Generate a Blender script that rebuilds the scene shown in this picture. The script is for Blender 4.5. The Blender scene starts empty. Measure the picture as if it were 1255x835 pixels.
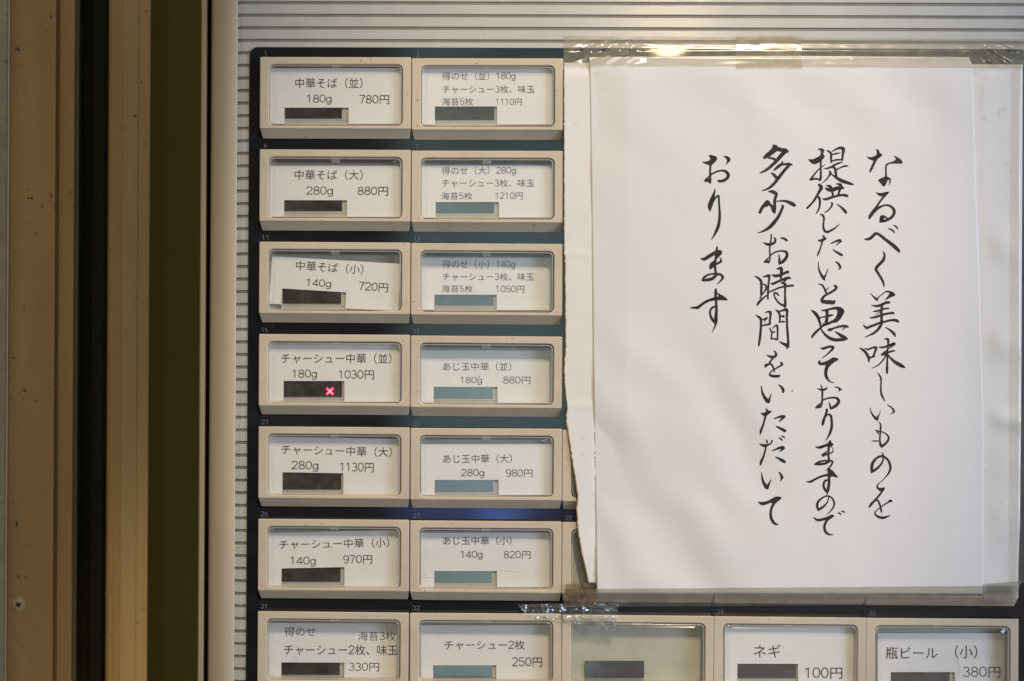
import bpy, bmesh, math, random
from mathutils import Vector, Matrix, noise
from mathutils.geometry import tessellate_polygon

random.seed(7)
SC = bpy.context.scene
COL = SC.collection
S = 0.00035                      # metres per photo pixel on the button board
D = 1255 * S / 0.72              # camera distance for a 50 mm lens
R = math.radians

# ------------------------------------------------------------------ camera
YAW, ROLL = R(0.74), R(0.33)
cam_d = bpy.data.cameras.new("camera"); cam_d.lens = 50; cam_d.sensor_width = 36
cam_d.clip_start = 0.01; cam_d.clip_end = 100
cam = bpy.data.objects.new("camera", cam_d); COL.objects.link(cam); SC.camera = cam
CROT = Matrix.Rotation(YAW, 3, 'Z') @ Matrix.Rotation(R(90), 3, 'X') @ Matrix.Rotation(ROLL, 3, 'Z')
cam_d.dof.use_dof = True; cam_d.dof.focus_distance = D - .004; cam_d.dof.aperture_fstop = 18
CPOS = CROT @ Vector((0, 0, D))
cam.matrix_world = Matrix.Translation(CPOS) @ CROT.to_4x4()


def P(px, py, f=0.0):
    """photo pixel -> point on the vertical plane f pixels in front of the board"""
    d = CROT @ Vector(((px - 627.5) / 1255 * .72, -(py - 417.5) / 1255 * .72, -1))
    t = (-f * S - CPOS.y) / d.y
    return CPOS + d * t


# ------------------------------------------------------------------ node helpers
class N:
    def __init__(self, nt):
        self.nt = nt; nt.nodes.clear()

    def new(self, typ, **kw):
        n = self.nt.nodes.new(typ)
        for k, v in kw.items():
            if k == 'ins':
                for a, b in v.items():
                    self.put(n.inputs[a], b)
            else:
                setattr(n, k, v)
        return n

    def put(self, sock, v):
        if isinstance(v, bpy.types.NodeSocket):
            self.nt.links.new(v, sock)
        else:
            if sock.type == 'RGBA' and len(v) == 3:
                v = (*v, 1)
            sock.default_value = v

    def math(self, op, a, b=0.0, c=0.0, clamp=False):
        n = self.nt.nodes.new('ShaderNodeMath'); n.operation = op; n.use_clamp = clamp
        self.put(n.inputs[0], a); self.put(n.inputs[1], b); self.put(n.inputs[2], c)
        return n.outputs[0]

    def step(self, v, a, b, x=0.0, y=1.0):
        n = self.nt.nodes.new('ShaderNodeMapRange'); n.interpolation_type = 'SMOOTHSTEP'
        for i, q in enumerate((v, a, b, x, y)):
            self.put(n.inputs[i], q)
        return n.outputs[0]

    def mix(self, f, a, b, mode='MIX'):
        n = self.nt.nodes.new('ShaderNodeMix'); n.data_type = 'RGBA'; n.blend_type = mode
        self.put(n.inputs[0], f); self.put(n.inputs[6], a); self.put(n.inputs[7], b)
        return n.outputs[2]


# ------------------------------------------------------------------ world: the dim street behind the photographer
W = bpy.data.worlds.new("World"); SC.world = W; W.use_nodes = True
n = N(W.node_tree)
tc = n.new('ShaderNodeTexCoord')
sp = n.new('ShaderNodeSeparateXYZ', ins={0: tc.outputs['Generated']})
X_, Y_, Z_ = sp.outputs
front = n.math('MAXIMUM', n.math('MULTIPLY', Y_, -1.0), 0.02)
U = n.math('DIVIDE', X_, front)
V = n.math('DIVIDE', Z_, front)
back = n.step(Y_, -0.35, -0.6)                       # 1 towards the street, 0 elsewhere
# ambience: warm to the left and above, cool to the right
amb = n.mix(n.step(X_, -0.5, 0.8), (.25, .195, .125), (.30, .31, .34))
# the photographer and the dark street behind them
du = n.math('ABSOLUTE', n.math('ADD', U, .26))
dark = n.math('MULTIPLY', n.math('SUBTRACT', 1.0, n.step(du, .24, .36)), n.math('SUBTRACT', 1.0, n.step(V, .34, .5)))
dark2 = n.math('MULTIPLY', n.math('SUBTRACT', 1.0, n.step(n.math('ABSOLUTE', U), .5, .8)), n.step(V, -.13, -.17))
dark = n.math('MULTIPLY', n.math('MAXIMUM', dark, dark2), back)
amb = n.mix(dark, amb, (.040, .034, .028))
# open sky between the buildings: a pale patch with a left edge, closing towards the bottom right
left_e = n.step(U, -.108, -.070)
right_l = n.math('ADD', n.math('MULTIPLY', V, 0.42), 0.060)
right_e = n.math('SUBTRACT', 1.0, n.step(n.math('SUBTRACT', U, right_l), -.030, .030))
right_e = n.math('MAXIMUM', right_e, n.step(V, .05, .12))
low_e = n.step(V, -.155, -.120)
high_e = n.math('SUBTRACT', 1.0, n.step(V, .35, .7))
wide_e = n.math('SUBTRACT', 1.0, n.step(U, .45, .8))
m = n.math('MULTIPLY', left_e, right_e)
m = n.math('MULTIPLY', m, low_e); m = n.math('MULTIPLY', m, high_e); m = n.math('MULTIPLY', m, wide_e); m = n.math('MULTIPLY', m, back)
nz = n.new('ShaderNodeTexNoise', ins={'Vector': tc.outputs['Generated'], 'Scale': 9.0, 'Detail': 3.0})
m = n.math('MULTIPLY', m, n.step(nz.outputs[0], .2, .75, .6, 1.25))
skyc = n.mix(n.step(V, -.115, -.080), (.60, .85, 2.4), (1.0, 1.58, 1.66))
skyc = n.mix(n.step(V, .11, .16), skyc, (.80, 1.22, 1.20))
skyc = n.mix(n.step(V, .20, .25), skyc, (.36, .40, .36))
# a blue shop sign lower down
dx = n.math('DIVIDE', n.math('ADD', U, .021), .022); dy = n.math('DIVIDE', n.math('ADD', V, .121), .013)
blob = n.math('SUBTRACT', 1.0, n.math('ADD', n.math('MULTIPLY', dx, dx), n.math('MULTIPLY', dy, dy)), clamp=True)
blob = n.math('MULTIPLY', blob, back)
col = n.mix(m, amb, skyc)
col = n.mix(blob, col, (1.3, 2.4, 7.5))
# soft grey glow low on the right
gl = n.math('MULTIPLY', n.math('MULTIPLY', n.step(U, .02, .10), n.step(V, .0, -.06)), n.math('MULTIPLY', back, n.math('SUBTRACT', 1.0, n.step(U, .5, .9))))
gl = n.math('MULTIPLY', gl, n.step(V, -.6, -.3))
col = n.mix(n.math('MULTIPLY', gl, .55), col, n.mix(n.step(nz.outputs[0], .35, .65), (.34, .36, .40), (.52, .50, .46)))
bg = n.new('ShaderNodeBackground', ins={'Color': col, 'Strength': 1.0})
wo = n.new('ShaderNodeOutputWorld', ins={0: bg.outputs[0]})


# ------------------------------------------------------------------ lamps
def lamp(name, loc, target, size, power, color, typ='AREA'):
    d = bpy.data.lights.new(name, typ); d.energy = power; d.color = color
    if typ == 'AREA':
        d.shape = 'DISK'; d.size = size
    o = bpy.data.objects.new(name, d); COL.objects.link(o)
    o.location = loc
    o.rotation_euler = (Vector(target) - Vector(loc)).to_track_quat('-Z', 'Y').to_euler()
    return o


key = lamp("ceiling_spot", (.30, -1.10, 1.30), (.035, 0, .0), .12, 104.0, (1.0, .83, .61), 'SPOT')
key.data.spot_size = R(13.6); key.data.spot_blend = .55; key.data.shadow_soft_size = .05
lamp("doorway_light", (.95, -.60, .05), (.20, 0, -.05), .40, 7.0, (.56, .68, 1.0))
lamp("pendant_lamp", (.30, -2.44, .655), (0, 0, 0), .09, 2.0, (1.0, .76, .45))

SC.view_settings.view_transform = 'Standard'; SC.view_settings.look = 'None'
SC.view_settings.gamma = 1; SC.view_settings.use_curve_mapping = False
SC.view_settings.exposure = 0.0


# ------------------------------------------------------------------ materials
def mat(name):
    m = bpy.data.materials.new(name); m.use_nodes = True
    return m, N(m.node_tree)


def surf(name, base, rough=.5, spec=.5, var=.06, vscale=60, specks=0.0, speck_scale=900, speck_col=(.05, .04, .03),
         bump=0.0, bscale=1500, stretch=(1, 1, 1), coat=0.0, dirt=0.0, dirt_col=(.2, .15, .1), rvar=.1, ior=1.5, metallic=0.0):
    m, n = mat(name)
    g = n.new('ShaderNodeNewGeometry')
    mp = n.new('ShaderNodeMapping', ins={'Vector': g.outputs['Position'], 'Scale': stretch})
    v = mp.outputs[0]
    n1 = n.new('ShaderNodeTexNoise', ins={'Vector': v, 'Scale': vscale, 'Detail': 5.0, 'Roughness': .6})
    k = n.step(n1.outputs[0], .25, .75, 1 - var, 1 + var)
    hsv = n.new('ShaderNodeHueSaturation', ins={'Color': base, 'Value': k})
    c = hsv.outputs[0]
    if dirt:
        n2 = n.new('ShaderNodeTexNoise', ins={'Vector': v, 'Scale': vscale * .7, 'Detail': 8.0, 'Roughness': .72, 'Distortion': .4})
        c = n.mix(n.step(n2.outputs[0], .52, .80, 0, dirt), c, dirt_col)
    if specks:
        vo = n.new('ShaderNodeTexNoise', ins={'Vector': g.outputs['Position'], 'Scale': speck_scale, 'Detail': 1.0})
        n3 = n.new('ShaderNodeTexNoise', ins={'Vector': g.outputs['Position'], 'Scale': speck_scale * .07, 'Detail': 2.0})
        th = n.math('MULTIPLY', n.step(vo.outputs[0], .69, .75), n.step(n3.outputs[0], .47, .60))
        c = n.mix(n.math('MULTIPLY', th, specks), c, speck_col)
    b = n.new('ShaderNodeBsdfPrincipled', ins={'Base Color': c, 'IOR': ior, 'Metallic': metallic,
              'Roughness': n.step(n1.outputs[0], .2, .8, max(rough - rvar, .02), rough + rvar), 'Specular IOR Level': spec, 'Coat Weight': coat})
    if bump:
        nb = n.new('ShaderNodeTexNoise', ins={'Vector': v, 'Scale': bscale, 'Detail': 3.0})
        bp = n.new('ShaderNodeBump', ins={'Height': nb.outputs[0], 'Strength': bump, 'Distance': .0002})
        n.put(b.inputs['Normal'], bp.outputs[0])
    n.new('ShaderNodeOutputMaterial', ins={0: b.outputs[0]})
    return m


def clear(name, tint, milk=0.0, milk_col=(.9, .9, .88), gloss=1.0, rough=.04, f0=1.5, streak=0.0, sscale=400):
    """thin clear plastic: light goes straight through, the surface mirrors by Fresnel"""
    m, n = mat(name)
    t = n.new('ShaderNodeBsdfTransparent', ins={'Color': tint})
    d = n.new('ShaderNodeBsdfDiffuse', ins={'Color': milk_col})
    a = n.new('ShaderNodeMixShader', ins={0: milk, 1: t.outputs[0], 2: d.outputs[0]})
    if streak:
        g = n.new('ShaderNodeNewGeometry')
        ns = n.new('ShaderNodeTexNoise', ins={'Vector': g.outputs['Position'], 'Scale': sscale, 'Detail': 4.0, 'Distortion': 1.0})
        n.put(a.inputs[0], n.step(ns.outputs[0], .35, .8, milk, milk + streak))
    ge = n.new('ShaderNodeNewGeometry')
    dp_ = n.new('ShaderNodeVectorMath', operation='DOT_PRODUCT', ins={0: ge.outputs['Normal'], 1: ge.outputs['Incoming']})
    co = n.math('SUBTRACT', 1.0, n.math('ABSOLUTE', dp_.outputs['Value']), clamp=True)
    r0 = ((f0 - 1) / (f0 + 1)) ** 2
    fr = n.math('ADD', n.math('MULTIPLY', n.math('POWER', co, 5.0), 1 - r0), r0)
    gl = n.new('ShaderNodeBsdfGlossy', ins={'Color': (1, 1, 1), 'Roughness': rough})
    f = n.math('MULTIPLY', fr, gloss, clamp=True)
    x = n.new('ShaderNodeMixShader', ins={0: f, 1: a.outputs[0], 2: gl.outputs[0]})
    n.new('ShaderNodeOutputMaterial', ins={0: x.outputs[0]})
    return m


def glow(name, c, s):
    m, n = mat(name)
    e = n.new('ShaderNodeEmission', ins={'Color': c, 'Strength': s})
    n.new('ShaderNodeOutputMaterial', ins={0: e.outputs[0]})
    return m


M = {}
M['beige'] = surf('beige_plastic', (.525, .452, .340), .42, .4, .06, 45, specks=.6, speck_scale=700, bump=.10, bscale=2500, dirt=.42, dirt_col=(.33, .25, .16))
M['board'] = surf('navy_black_acrylic', (.012, .013, .016), .055, .55, .3, 60, specks=.35, speck_scale=420, speck_col=(.05, .05, .05), stretch=(.12, 1, 1), dirt=.5, dirt_col=(.035, .032, .03), rvar=.03)
M['numeral'] = surf('grey_blue_print', (.17, .18, .25), .5, .3, .1)
M['panel'] = surf('white_ribbed_sheet', (.475, .465, .43), .15, .5, .05, 40, specks=.25, speck_scale=500, bump=.10, rvar=.05)
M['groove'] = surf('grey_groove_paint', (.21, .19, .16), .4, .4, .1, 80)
M['trim'] = surf('cream_corner_moulding', (.56, .49, .38), .35, .5, .05, 50, specks=.35, stretch=(1, 1, .15))
M['black'] = surf('black_gap', (.012, .011, .010), .7, .2)
M['backing'] = surf('grey_card_holder', (.40, .38, .32), .35, .5, .06, 60)
M['backing_bare'] = surf('yellowed_card_holder', (.46, .44, .34), .3, .5, .10, 50, dirt=.35, dirt_col=(.36, .30, .17))
M['slot'] = surf('dark_slot', (.03, .027, .024), .5, .3)
M['housing'] = surf('display_housing', (.42, .39, .31), .35, .5, .08, 70)
M['lcd'] = surf('dark_display_glass', (.026, .019, .016), .06, 1.0, .25, 120, ior=1.70, rvar=.035, dirt=.4, dirt_col=(.045, .038, .032))
M['card'] = surf('white_card', (.70, .685, .655), .7, .2, .02, 80, bump=.12, bscale=1800, specks=.12, speck_scale=600)
M['patch'] = surf('pasted_card_strip', (.74, .715, .67), .7, .2, .03, 80, bump=.12, bscale=1800)
M['crack'] = surf('card_crack', (.34, .32, .29), .7, .2)
M['print'] = surf('grey_black_print', (.055, .045, .045), .6, .2)
M['lens'] = clear('clear_window', (.97, .97, .96), .015, gloss=.65, rough=.03, streak=.03, sscale=160)
M['rim'] = clear('bright_painted_window_rim', (.93, .92, .89), .26, (.85, .84, .80), gloss=1.3, rough=.10)  # milky white paints in the bright refracted edge of the thick acrylic
M['bevel'] = clear('clear_window_bevel', (.975, .975, .97), .025, gloss=.9, rough=.06)
M['paper'] = surf('white_notice_paper', (.655, .643, .628), .75, .15, .012, 25, bump=.16, bscale=1400, specks=.14, speck_scale=330, speck_col=(.35, .31, .26))
M['oldpaper'] = surf('old_white_paper', (.675, .655, .62), .6, .25, .03, 30, bump=.12, bscale=900, specks=.25, speck_scale=300, speck_col=(.4, .33, .22), dirt=.10, dirt_col=(.62, .50, .34))
M['paperedge'] = surf('browned_paper_edge', (.36, .25, .14), .8, .1, .3, 300)
M['ink'] = surf('brush_ink', (.019, .016, .016), .5, .3, .5, 250, rvar=.15, dirt=.55, dirt_col=(.075, .066, .062))
M['tape'] = clear('clear_tape', (.94, .92, .87), .17, (.50, .44, .34), gloss=.7, rough=.22, streak=.18, sscale=120)
M['sidetape'] = clear('clear_side_tape', (.96, .945, .91), .03, (.70, .63, .48), gloss=1.0, rough=.25, streak=.05, sscale=120)
M['film'] = clear('dusty_tape', (.80, .78, .72), .16, (.50, .47, .41), gloss=1.3, rough=.18, streak=.16, sscale=150)
M['browntape'] = clear('browned_tape', (.62, .54, .42), .14, (.22, .17, .11), gloss=1.2, rough=.2, streak=.45, sscale=350)
M['shinytape'] = clear('crinkled_tape', (.92, .92, .90), .07, (.8, .8, .78), gloss=4.5, rough=.07)
M['tan'] = surf('tan_painted_metal', (.56, .345, .140), .45, .4, .10, 30, specks=.9, speck_scale=330, dirt=.25, dirt_col=(.22, .13, .05), stretch=(1, 1, .2), bump=.05)
M['tan2'] = surf('tan_aluminium', (.63, .42, .185), .40, .5, .09, 30, specks=.9, speck_scale=330, dirt=.2, dirt_col=(.25, .16, .07), stretch=(1, 1, .2), bump=.05)
M['greywall'] = surf('grey_painted_wall', (.44, .40, .29), .7, .2, .15, 90, specks=.7, speck_scale=500, bump=.3, bscale=500)
M['greygasket'] = surf('grey_gasket', (.20, .18, .14), .6, .3, .1, 60)
M['green'] = surf('olive_green_wall', (.215, .205, .048), .75, .2, .06, 30, bump=.12, bscale=500)
M['darkrail'] = surf('dark_brown_channel', (.045, .034, .018), .6, .3, .2, 60, specks=.5)
M['screw'] = surf('cream_screw_paint', (.70, .58, .36), .3, .5, .1, 200)
M['recess'] = surf('screw_recess', (.05, .035, .02), .7, .2)
M['red'] = glow('red_lamp', (1.0, .02, .10), 1.1)
M['pink'] = glow('pink_lamp_core', (1.0, .50, .62), 1.2)


# ------------------------------------------------------------------ mesh helpers
class MB:
    def __init__(self):
        self.v, self.f, self.m = [], [], []

    def vert(self, p):
        self.v.append(tuple(p)); return len(self.v) - 1

    def face(self, idx, mi=0):
        self.f.append(tuple(idx)); self.m.append(mi)

    def quad(self, pts, mi=0):
        self.face([self.vert(p) for p in pts], mi)

    def loops(self, loops, mi=0, closed=True, cap=False):
        """bridge equal-length point loops"""
        ids = [[self.vert(p) for p in L] for L in loops]
        k = len(ids[0])
        for a, b in zip(ids, ids[1:]):
            for i in range(k if closed else k - 1):
                j = (i + 1) % k
                self.face((a[i], a[j], b[j], b[i]), mi)
        if cap:
            self.face(ids[-1], mi)
        return ids

    def poly(self, pts3, mi=0):
        tris = tessellate_polygon([[Vector(p) for p in pts3]])
        ids = [self.vert(p) for p in pts3]
        for t in tris:
            self.face([ids[i] for i in t], mi)

    def box(self, a, b, mi=0):
        x0, y0, z0 = (min(p, q) for p, q in zip(a, b)); x1, y1, z1 = (max(p, q) for p, q in zip(a, b))
        c = [self.vert(p) for p in ((x0, y0, z0), (x1, y0, z0), (x1, y1, z0), (x0, y1, z0), (x0, y0, z1), (x1, y0, z1), (x1, y1, z1), (x0, y1, z1))]
        for q in ((0, 1, 5, 4), (1, 2, 6, 5), (2, 3, 7, 6), (3, 0, 4, 7), (4, 5, 6, 7), (3, 2, 1, 0)):
            self.face([c[i] for i in q], mi)

    def build(self, name, mats, parent=None, origin=None, smooth=False, face_cam=True):
        me = bpy.data.meshes.new(name)
        if origin is None:
            k = len(self.v)
            lo = [min(p[i] for p in self.v) for i in range(3)]; hi = [max(p[i] for p in self.v) for i in range(3)]
            origin = Vector([(a + b) / 2 for a, b in zip(lo, hi)])
        me.from_pydata([tuple(Vector(p) - origin) for p in self.v], [], self.f)
        for q in (mats if isinstance(mats, (list, tuple)) else [mats]):
            me.materials.append(q)
        for p, i in zip(me.polygons, self.m):
            p.material_index = i; p.use_smooth = smooth
        me.validate(); me.update()
        o = bpy.data.objects.new(name, me); COL.objects.link(o)
        place(o, origin, parent)
        return o


WORLD = {}


def place(o, loc, parent=None):
    loc = Vector(loc); WORLD[o.name] = loc
    if parent:
        o.parent = parent; o.location = loc - WORLD[parent.name]
    else:
        o.location = loc


def copy_at(src, loc, parent):
    o = src.copy(); COL.objects.link(o); place(o, loc, parent); return o


def empty(name, loc):
    o = bpy.data.objects.new(name, None); COL.objects.link(o); o.empty_display_size = .02; place(o, loc); return o


def tag(o, label=None, cat=None, group=None, kind=None):
    for k, v in (('label', label), ('category', cat), ('group', group), ('kind', kind)):
        if v:
            o[k] = v
    return o


def rrect(x0, z0, x1, z1, r, y, k=6):
    """rounded rectangle loop in the x-z plane (z up)"""
    pts = []
    for cx, cz, a0 in ((x1 - r, z1 - r, 0), (x0 + r, z1 - r, 90), (x0 + r, z0 + r, 180), (x1 - r, z0 + r, 270)):
        for i in range(k + 1):
            a = R(a0 + 90 * i / k)
            pts.append(Vector((cx + r * math.cos(a), y, cz + r * math.sin(a))))
    return pts


def extrude(profile, z0, z1, mb, mi=0, zs=None):
    """profile: world (x, y) points, drawn left to right"""
    zs = zs or [z0, z1]
    mb.loops([[Vector((x, y, z)) for x, y in profile] for z in zs], mi, closed=False)


FO = -380                    # the door frame stands well behind the machine front


def prof(pts, fo=0):
    """(photo px, f) -> world (x, y)"""
    return [((q := P(px, 417.5, f + fo)).x, q.y) for px, f in pts]


ZT, ZB = .70, -.45          # how far the setting reaches above and below the frame

# ================================================================== SETTING: the wall and the door frame left of the machine
mb = MB(); extrude(prof([(-160, -90), (6.5, -90), (8.6, -93), (8.6, -140)], FO), ZB, ZT, mb)
wall = mb.build('wall', M['greywall'])
tag(wall, 'speckled grey painted wall edge at the far left beside the tan frame', 'wall')

mb = MB(); extrude(prof([(60, -520), (700, -520)], FO), ZB, ZT, mb)
gw = mb.build('wall', M['green'])
tag(gw, 'olive green wall strip in shade behind the door post and ticket machine', 'wall')

fr = empty('window_frame', Vector((P(40, 417.5, -100 + FO).x, P(40, 417.5, -100 + FO).y, ZB)))
tag(fr, 'tan painted metal window frame with a screw, next to the grey wall edge', 'window frame')
mb = MB(); extrude(prof([(9.6, -150), (9.8, -104), (11, -102), (60, -101), (63, -99), (66.5, -99.5), (67.2, -102), (67.4, -118), (70.5, -118)], FO), ZB, ZT, mb)
mb.build('face_board', M['tan'], fr)
mb = MB(); extrude(prof([(70.3, -118), (70.8, -107), (72, -105.5), (83, -105), (84.2, -103), (89, -102.5), (90.2, -104), (90.6, -115)], FO), ZB, ZT, mb)
mb.build('rail', M['tan'], fr)
mb = MB(); extrude(prof([(90.8, -116), (91.2, -112), (95, -112), (96, -120), (97, -230)], FO), ZB, ZT, mb)
mb.build('gasket', M['greygasket'], fr)
mb = MB(); extrude(prof([(97.2, -230), (109, -230), (109.3, -214), (111, -213), (112, -219), (126, -219), (131, -214), (131, -150)], FO), ZB, ZT, mb)
mb.build('channel', M['darkrail'], fr)
# pan head screw with a cross recess
c = P(24.3, 740.5, -101.5 + FO); rs = 10.6
mb = MB(); rings = []
for i in range(15):
    rr = rs * 1.06 * i / 14; L = []
    for j in range(64):
        a = 2 * math.pi * j / 64
        x, z = rr * math.cos(a), rr * math.sin(a)
        q = rr / rs
        h = 5.6 * (max(0, 1 - q ** 2.4)) ** .6
        ca, sa = math.cos(R(28)), math.sin(R(28))
        u, w = (x + 1) * ca + z * sa, -(x + 1) * sa + z * ca
        rec = (abs(u) < 1.4 and abs(w) < 5.0) or (abs(w) < 1.4 and abs(u) < 5.0)
        if rec: h -= 2.2
        L.append((c + Vector((x * S, -(h - .4) * S, z * S)), rec))
    rings.append(L)
ids = [[mb.vert(p) for p, _ in L] for L in rings]
for i in range(14):
    for j in range(64):
        k = (j + 1) % 64
        rec = rings[i][j][1] and rings[i + 1][j][1] or (rings[i][j][1] and rings[i][k][1])
        mb.face((ids[i][j], ids[i + 1][j], ids[i + 1][k], ids[i][k]), 1 if rec else 0)
mb.build('screw', [M['screw'], M['recess']], fr)

dp = empty('door_post', Vector((P(155, 417.5, -120 + FO).x, P(155, 417.5, -120 + FO).y, ZB)))
tag(dp, 'tan aluminium sliding door post between the dark channel and the green wall', 'door post')
mb = MB(); extrude(prof([(131.3, -160), (131.6, -120), (132.5, -114), (135, -110), (139, -108.5), (142, -106), (146, -104.5), (148.5, -105)], FO), ZB, ZT, mb)
mb.build('rounded_edge', M['tan'], dp)
mb = MB(); extrude(prof([(148.7, -105.5), (149, -104), (167.6, -104), (167.8, -106), (168.6, -106), (168.8, -103.6), (177.3, -103.4), (178, -102), (181.2, -102), (182.3, -104), (182.6, -168)], FO), ZB, ZT, mb)
mb.build('face', M['tan2'], dp)

# ================================================================== THE TICKET MACHINE
mbase = P(760, 417.5, -10)
TM = empty('ticket_machine', Vector((mbase.x, mbase.y, ZB)))
tag(TM, 'beige ramen shop ticket machine with rows of priced meal buttons on a dark board', 'ticket machine')
XR = P(1420, 417.5, 0).x
# cabinet side behind the trims
mb = MB(); mb.box((P(251, 417, -62).x, P(0, 0, -62).y, ZB), (XR, P(0, 0, -400).y, ZT))
mb.build('cabinet', M['black'], TM)
mb = MB(); extrude(prof([(244.6, -60), (245, -34), (246.2, -30), (248.2, -29), (249.4, -26.5), (250.6, -27), (252, -31), (252.4, -60)]), ZB, ZT, mb)
mb.build('edge_strip', M['trim'], TM, smooth=False)
pr = []
for i in range(15):
    a = R(180 - 90 * i / 14)
    pr.append((288.0 + 31.0 * math.cos(a), -37 + 38 * math.sin(a)))
pr = [(256.8, -50)] + pr + [(289.0, .9), (289.4, -1.5)]
mb = MB(); extrude(prof(pr), ZB, ZT, mb)
mb.build('corner_moulding', M['trim'], TM, smooth=True)
# ribbed front sheet
z_first = P(290, 3.4, 0).z; pitch = 15.45 * S
g0 = int((ZT - z_first) / pitch)
lines = []                               # (z, f, groove face below?)
zc = z_first + g0 * pitch
prof_z = [(ZT, 0.0)]; isg = []
while zc > ZB:
    hw = 1.85 * S
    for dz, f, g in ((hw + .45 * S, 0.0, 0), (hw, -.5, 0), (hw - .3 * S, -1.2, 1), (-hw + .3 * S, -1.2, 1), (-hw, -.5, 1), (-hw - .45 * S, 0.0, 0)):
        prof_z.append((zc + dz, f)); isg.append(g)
    zc -= pitch
prof_z.append((ZB, 0.0)); isg.append(0)
xa, xb = P(289.3, 417, 0).x, P(295.6, 417, 0).x
mb = MB()
L1 = [mb.vert((xa, (1.6 - f) * S, z)) for z, f in prof_z]
L2 = [mb.vert((xb, -f * S, z)) for z, f in prof_z]
xm = P(312, 417, 0).x; zm = P(700, 66, 0).z
LM = [mb.vert((xm, -f * S, z)) for z, f in prof_z]
L3 = [mb.vert((XR, -f * S, z)) for z, f in prof_z]
for i in range(len(prof_z) - 1):
    for a, b in ((L1, L2), (L2, LM), (LM, L3)):
        if b is L3 and prof_z[i + 1][0] < zm: continue       # cut away behind the button board
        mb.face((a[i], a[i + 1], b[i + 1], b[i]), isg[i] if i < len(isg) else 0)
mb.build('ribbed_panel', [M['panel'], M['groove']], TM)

# ------------------------------------------------------------------ text
TXT = {}


def arc(cx, cy, rx, ry, a0, a1, k=14):
    return [(cx + rx * math.cos(R(a0 + (a1 - a0) * i / k)), cy + ry * math.sin(R(a0 + (a1 - a0) * i / k))) for i in range(k + 1)]


NUM = {  # numerals and g drawn as strokes of even width on a unit height
    '0': (.56, [arc(.28, .5, .225, .465, 90, 450, 26)]),
    '1': (.56, [[(.09, .77), (.29, .955)], [(.29, .99), (.29, 0)]]),
    '2': (.56, [arc(.275, .715, .215, .25, 168, -35) + [(.06, .05)], [(.02, .04), (.51, .04)]]),
    '3': (.56, [arc(.265, .735, .19, .225, 158, -90), arc(.27, .265, .22, .235, 90, -162)]),
    '4': (.56, [[(.40, 0), (.40, .97)], [(.41, .96), (.04, .27)], [(.02, .25), (.54, .25)]]),
    '5': (.56, [[(.46, .955), (.115, .955), (.08, .50)], arc(.275, .315, .215, .28, 138, -158)]),
    '6': (.56, [arc(.28, .31, .215, .27, 90, 450, 24), [(.065, .31), (.09, .55), (.19, .76), (.36, .97)]]),
    '7': (.56, [[(.04, .955), (.51, .955)], [(.50, .95), (.32, .5), (.22, 0)]]),
    '8': (.56, [arc(.28, .74, .185, .22, 90, 450, 22), arc(.28, .265, .22, .235, 90, 450, 22)]),
    '9': (.56, [arc(.28, .68, .215, .28, 90, 450, 24), [(.495, .68), (.48, .38)] + arc(.275, .30, .205, .27, 0, -150, 9)[1:]]),
    'g': (.56, [arc(.25, .35, .19, .315, 90, 450, 22), [(.455, .70), (.455, -.02)] + arc(.255, -.02, .20, .21, 0, -155, 8)[1:]]),
}


def text_mesh(body, weight=0.0):
    key = (body, weight)
    if key in TXT: return TXT[key]
    vs, fs = [], []; cur = 0.0
    runs = []
    for ch in body:
        k = ch in NUM
        if runs and runs[-1][0] == k: runs[-1][1] += ch
        else: runs.append([k, ch])
    for k, t in runs:
        if k:
            sc = .79; kx = 1.28; hw = .048 + weight * 1.2
            if len(runs) > 1 and cur: cur += .02
            for ch in t:
                adv, strokes = NUM[ch]
                for st in strokes:
                    st = [(x * kx, y) for x, y in st]
                    lo, hi = [], []
                    closed = math.dist(st[0], st[-1]) < 1e-4
                    for i, (x, y) in enumerate(st):
                        p0 = st[i - 1] if i else (st[-2] if closed else st[0])
                        p1 = st[i + 1] if i + 1 < len(st) else (st[1] if closed else st[-1])
                        dx, dy = p1[0] - p0[0], p1[1] - p0[1]; l = math.hypot(dx, dy) or 1
                        lo.append((x - dy / l * hw, y + dx / l * hw)); hi.append((x + dy / l * hw, y - dx / l * hw))
                    b = len(vs); m_ = len(st)
                    vs += [Vector((cur + x * sc, y * sc, 0)) for x, y in lo] + [Vector((cur + x * sc, y * sc, 0)) for x, y in hi]
                    fs += [(b + i, b + i + 1, b + m_ + i + 1, b + m_ + i) for i in range(m_ - 1)]
                cur += adv * kx * sc
        else:
            cu = bpy.data.curves.new("lettering", 'FONT'); cu.body = t; cu.size = 1; cu.resolution_u = 3; cu.offset = weight
            o = bpy.data.objects.new("lettering", cu); COL.objects.link(o)
            dg = bpy.context.evaluated_depsgraph_get(); dg.update()
            me = bpy.data.meshes.new_from_object(o.evaluated_get(dg))
            b = len(vs)
            vs += [v.co + Vector((cur, 0, 0)) for v in me.vertices]; fs += [tuple(b + i for i in p.vertices) for p in me.polygons]
            bpy.data.objects.remove(o); bpy.data.curves.remove(cu); bpy.data.meshes.remove(me)
            cur += len(t)
    TXT[key] = (vs, fs, min(v.x for v in vs), max(v.x for v in vs), min(v.y for v in vs), max(v.y for v in vs))
    return TXT[key]


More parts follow.
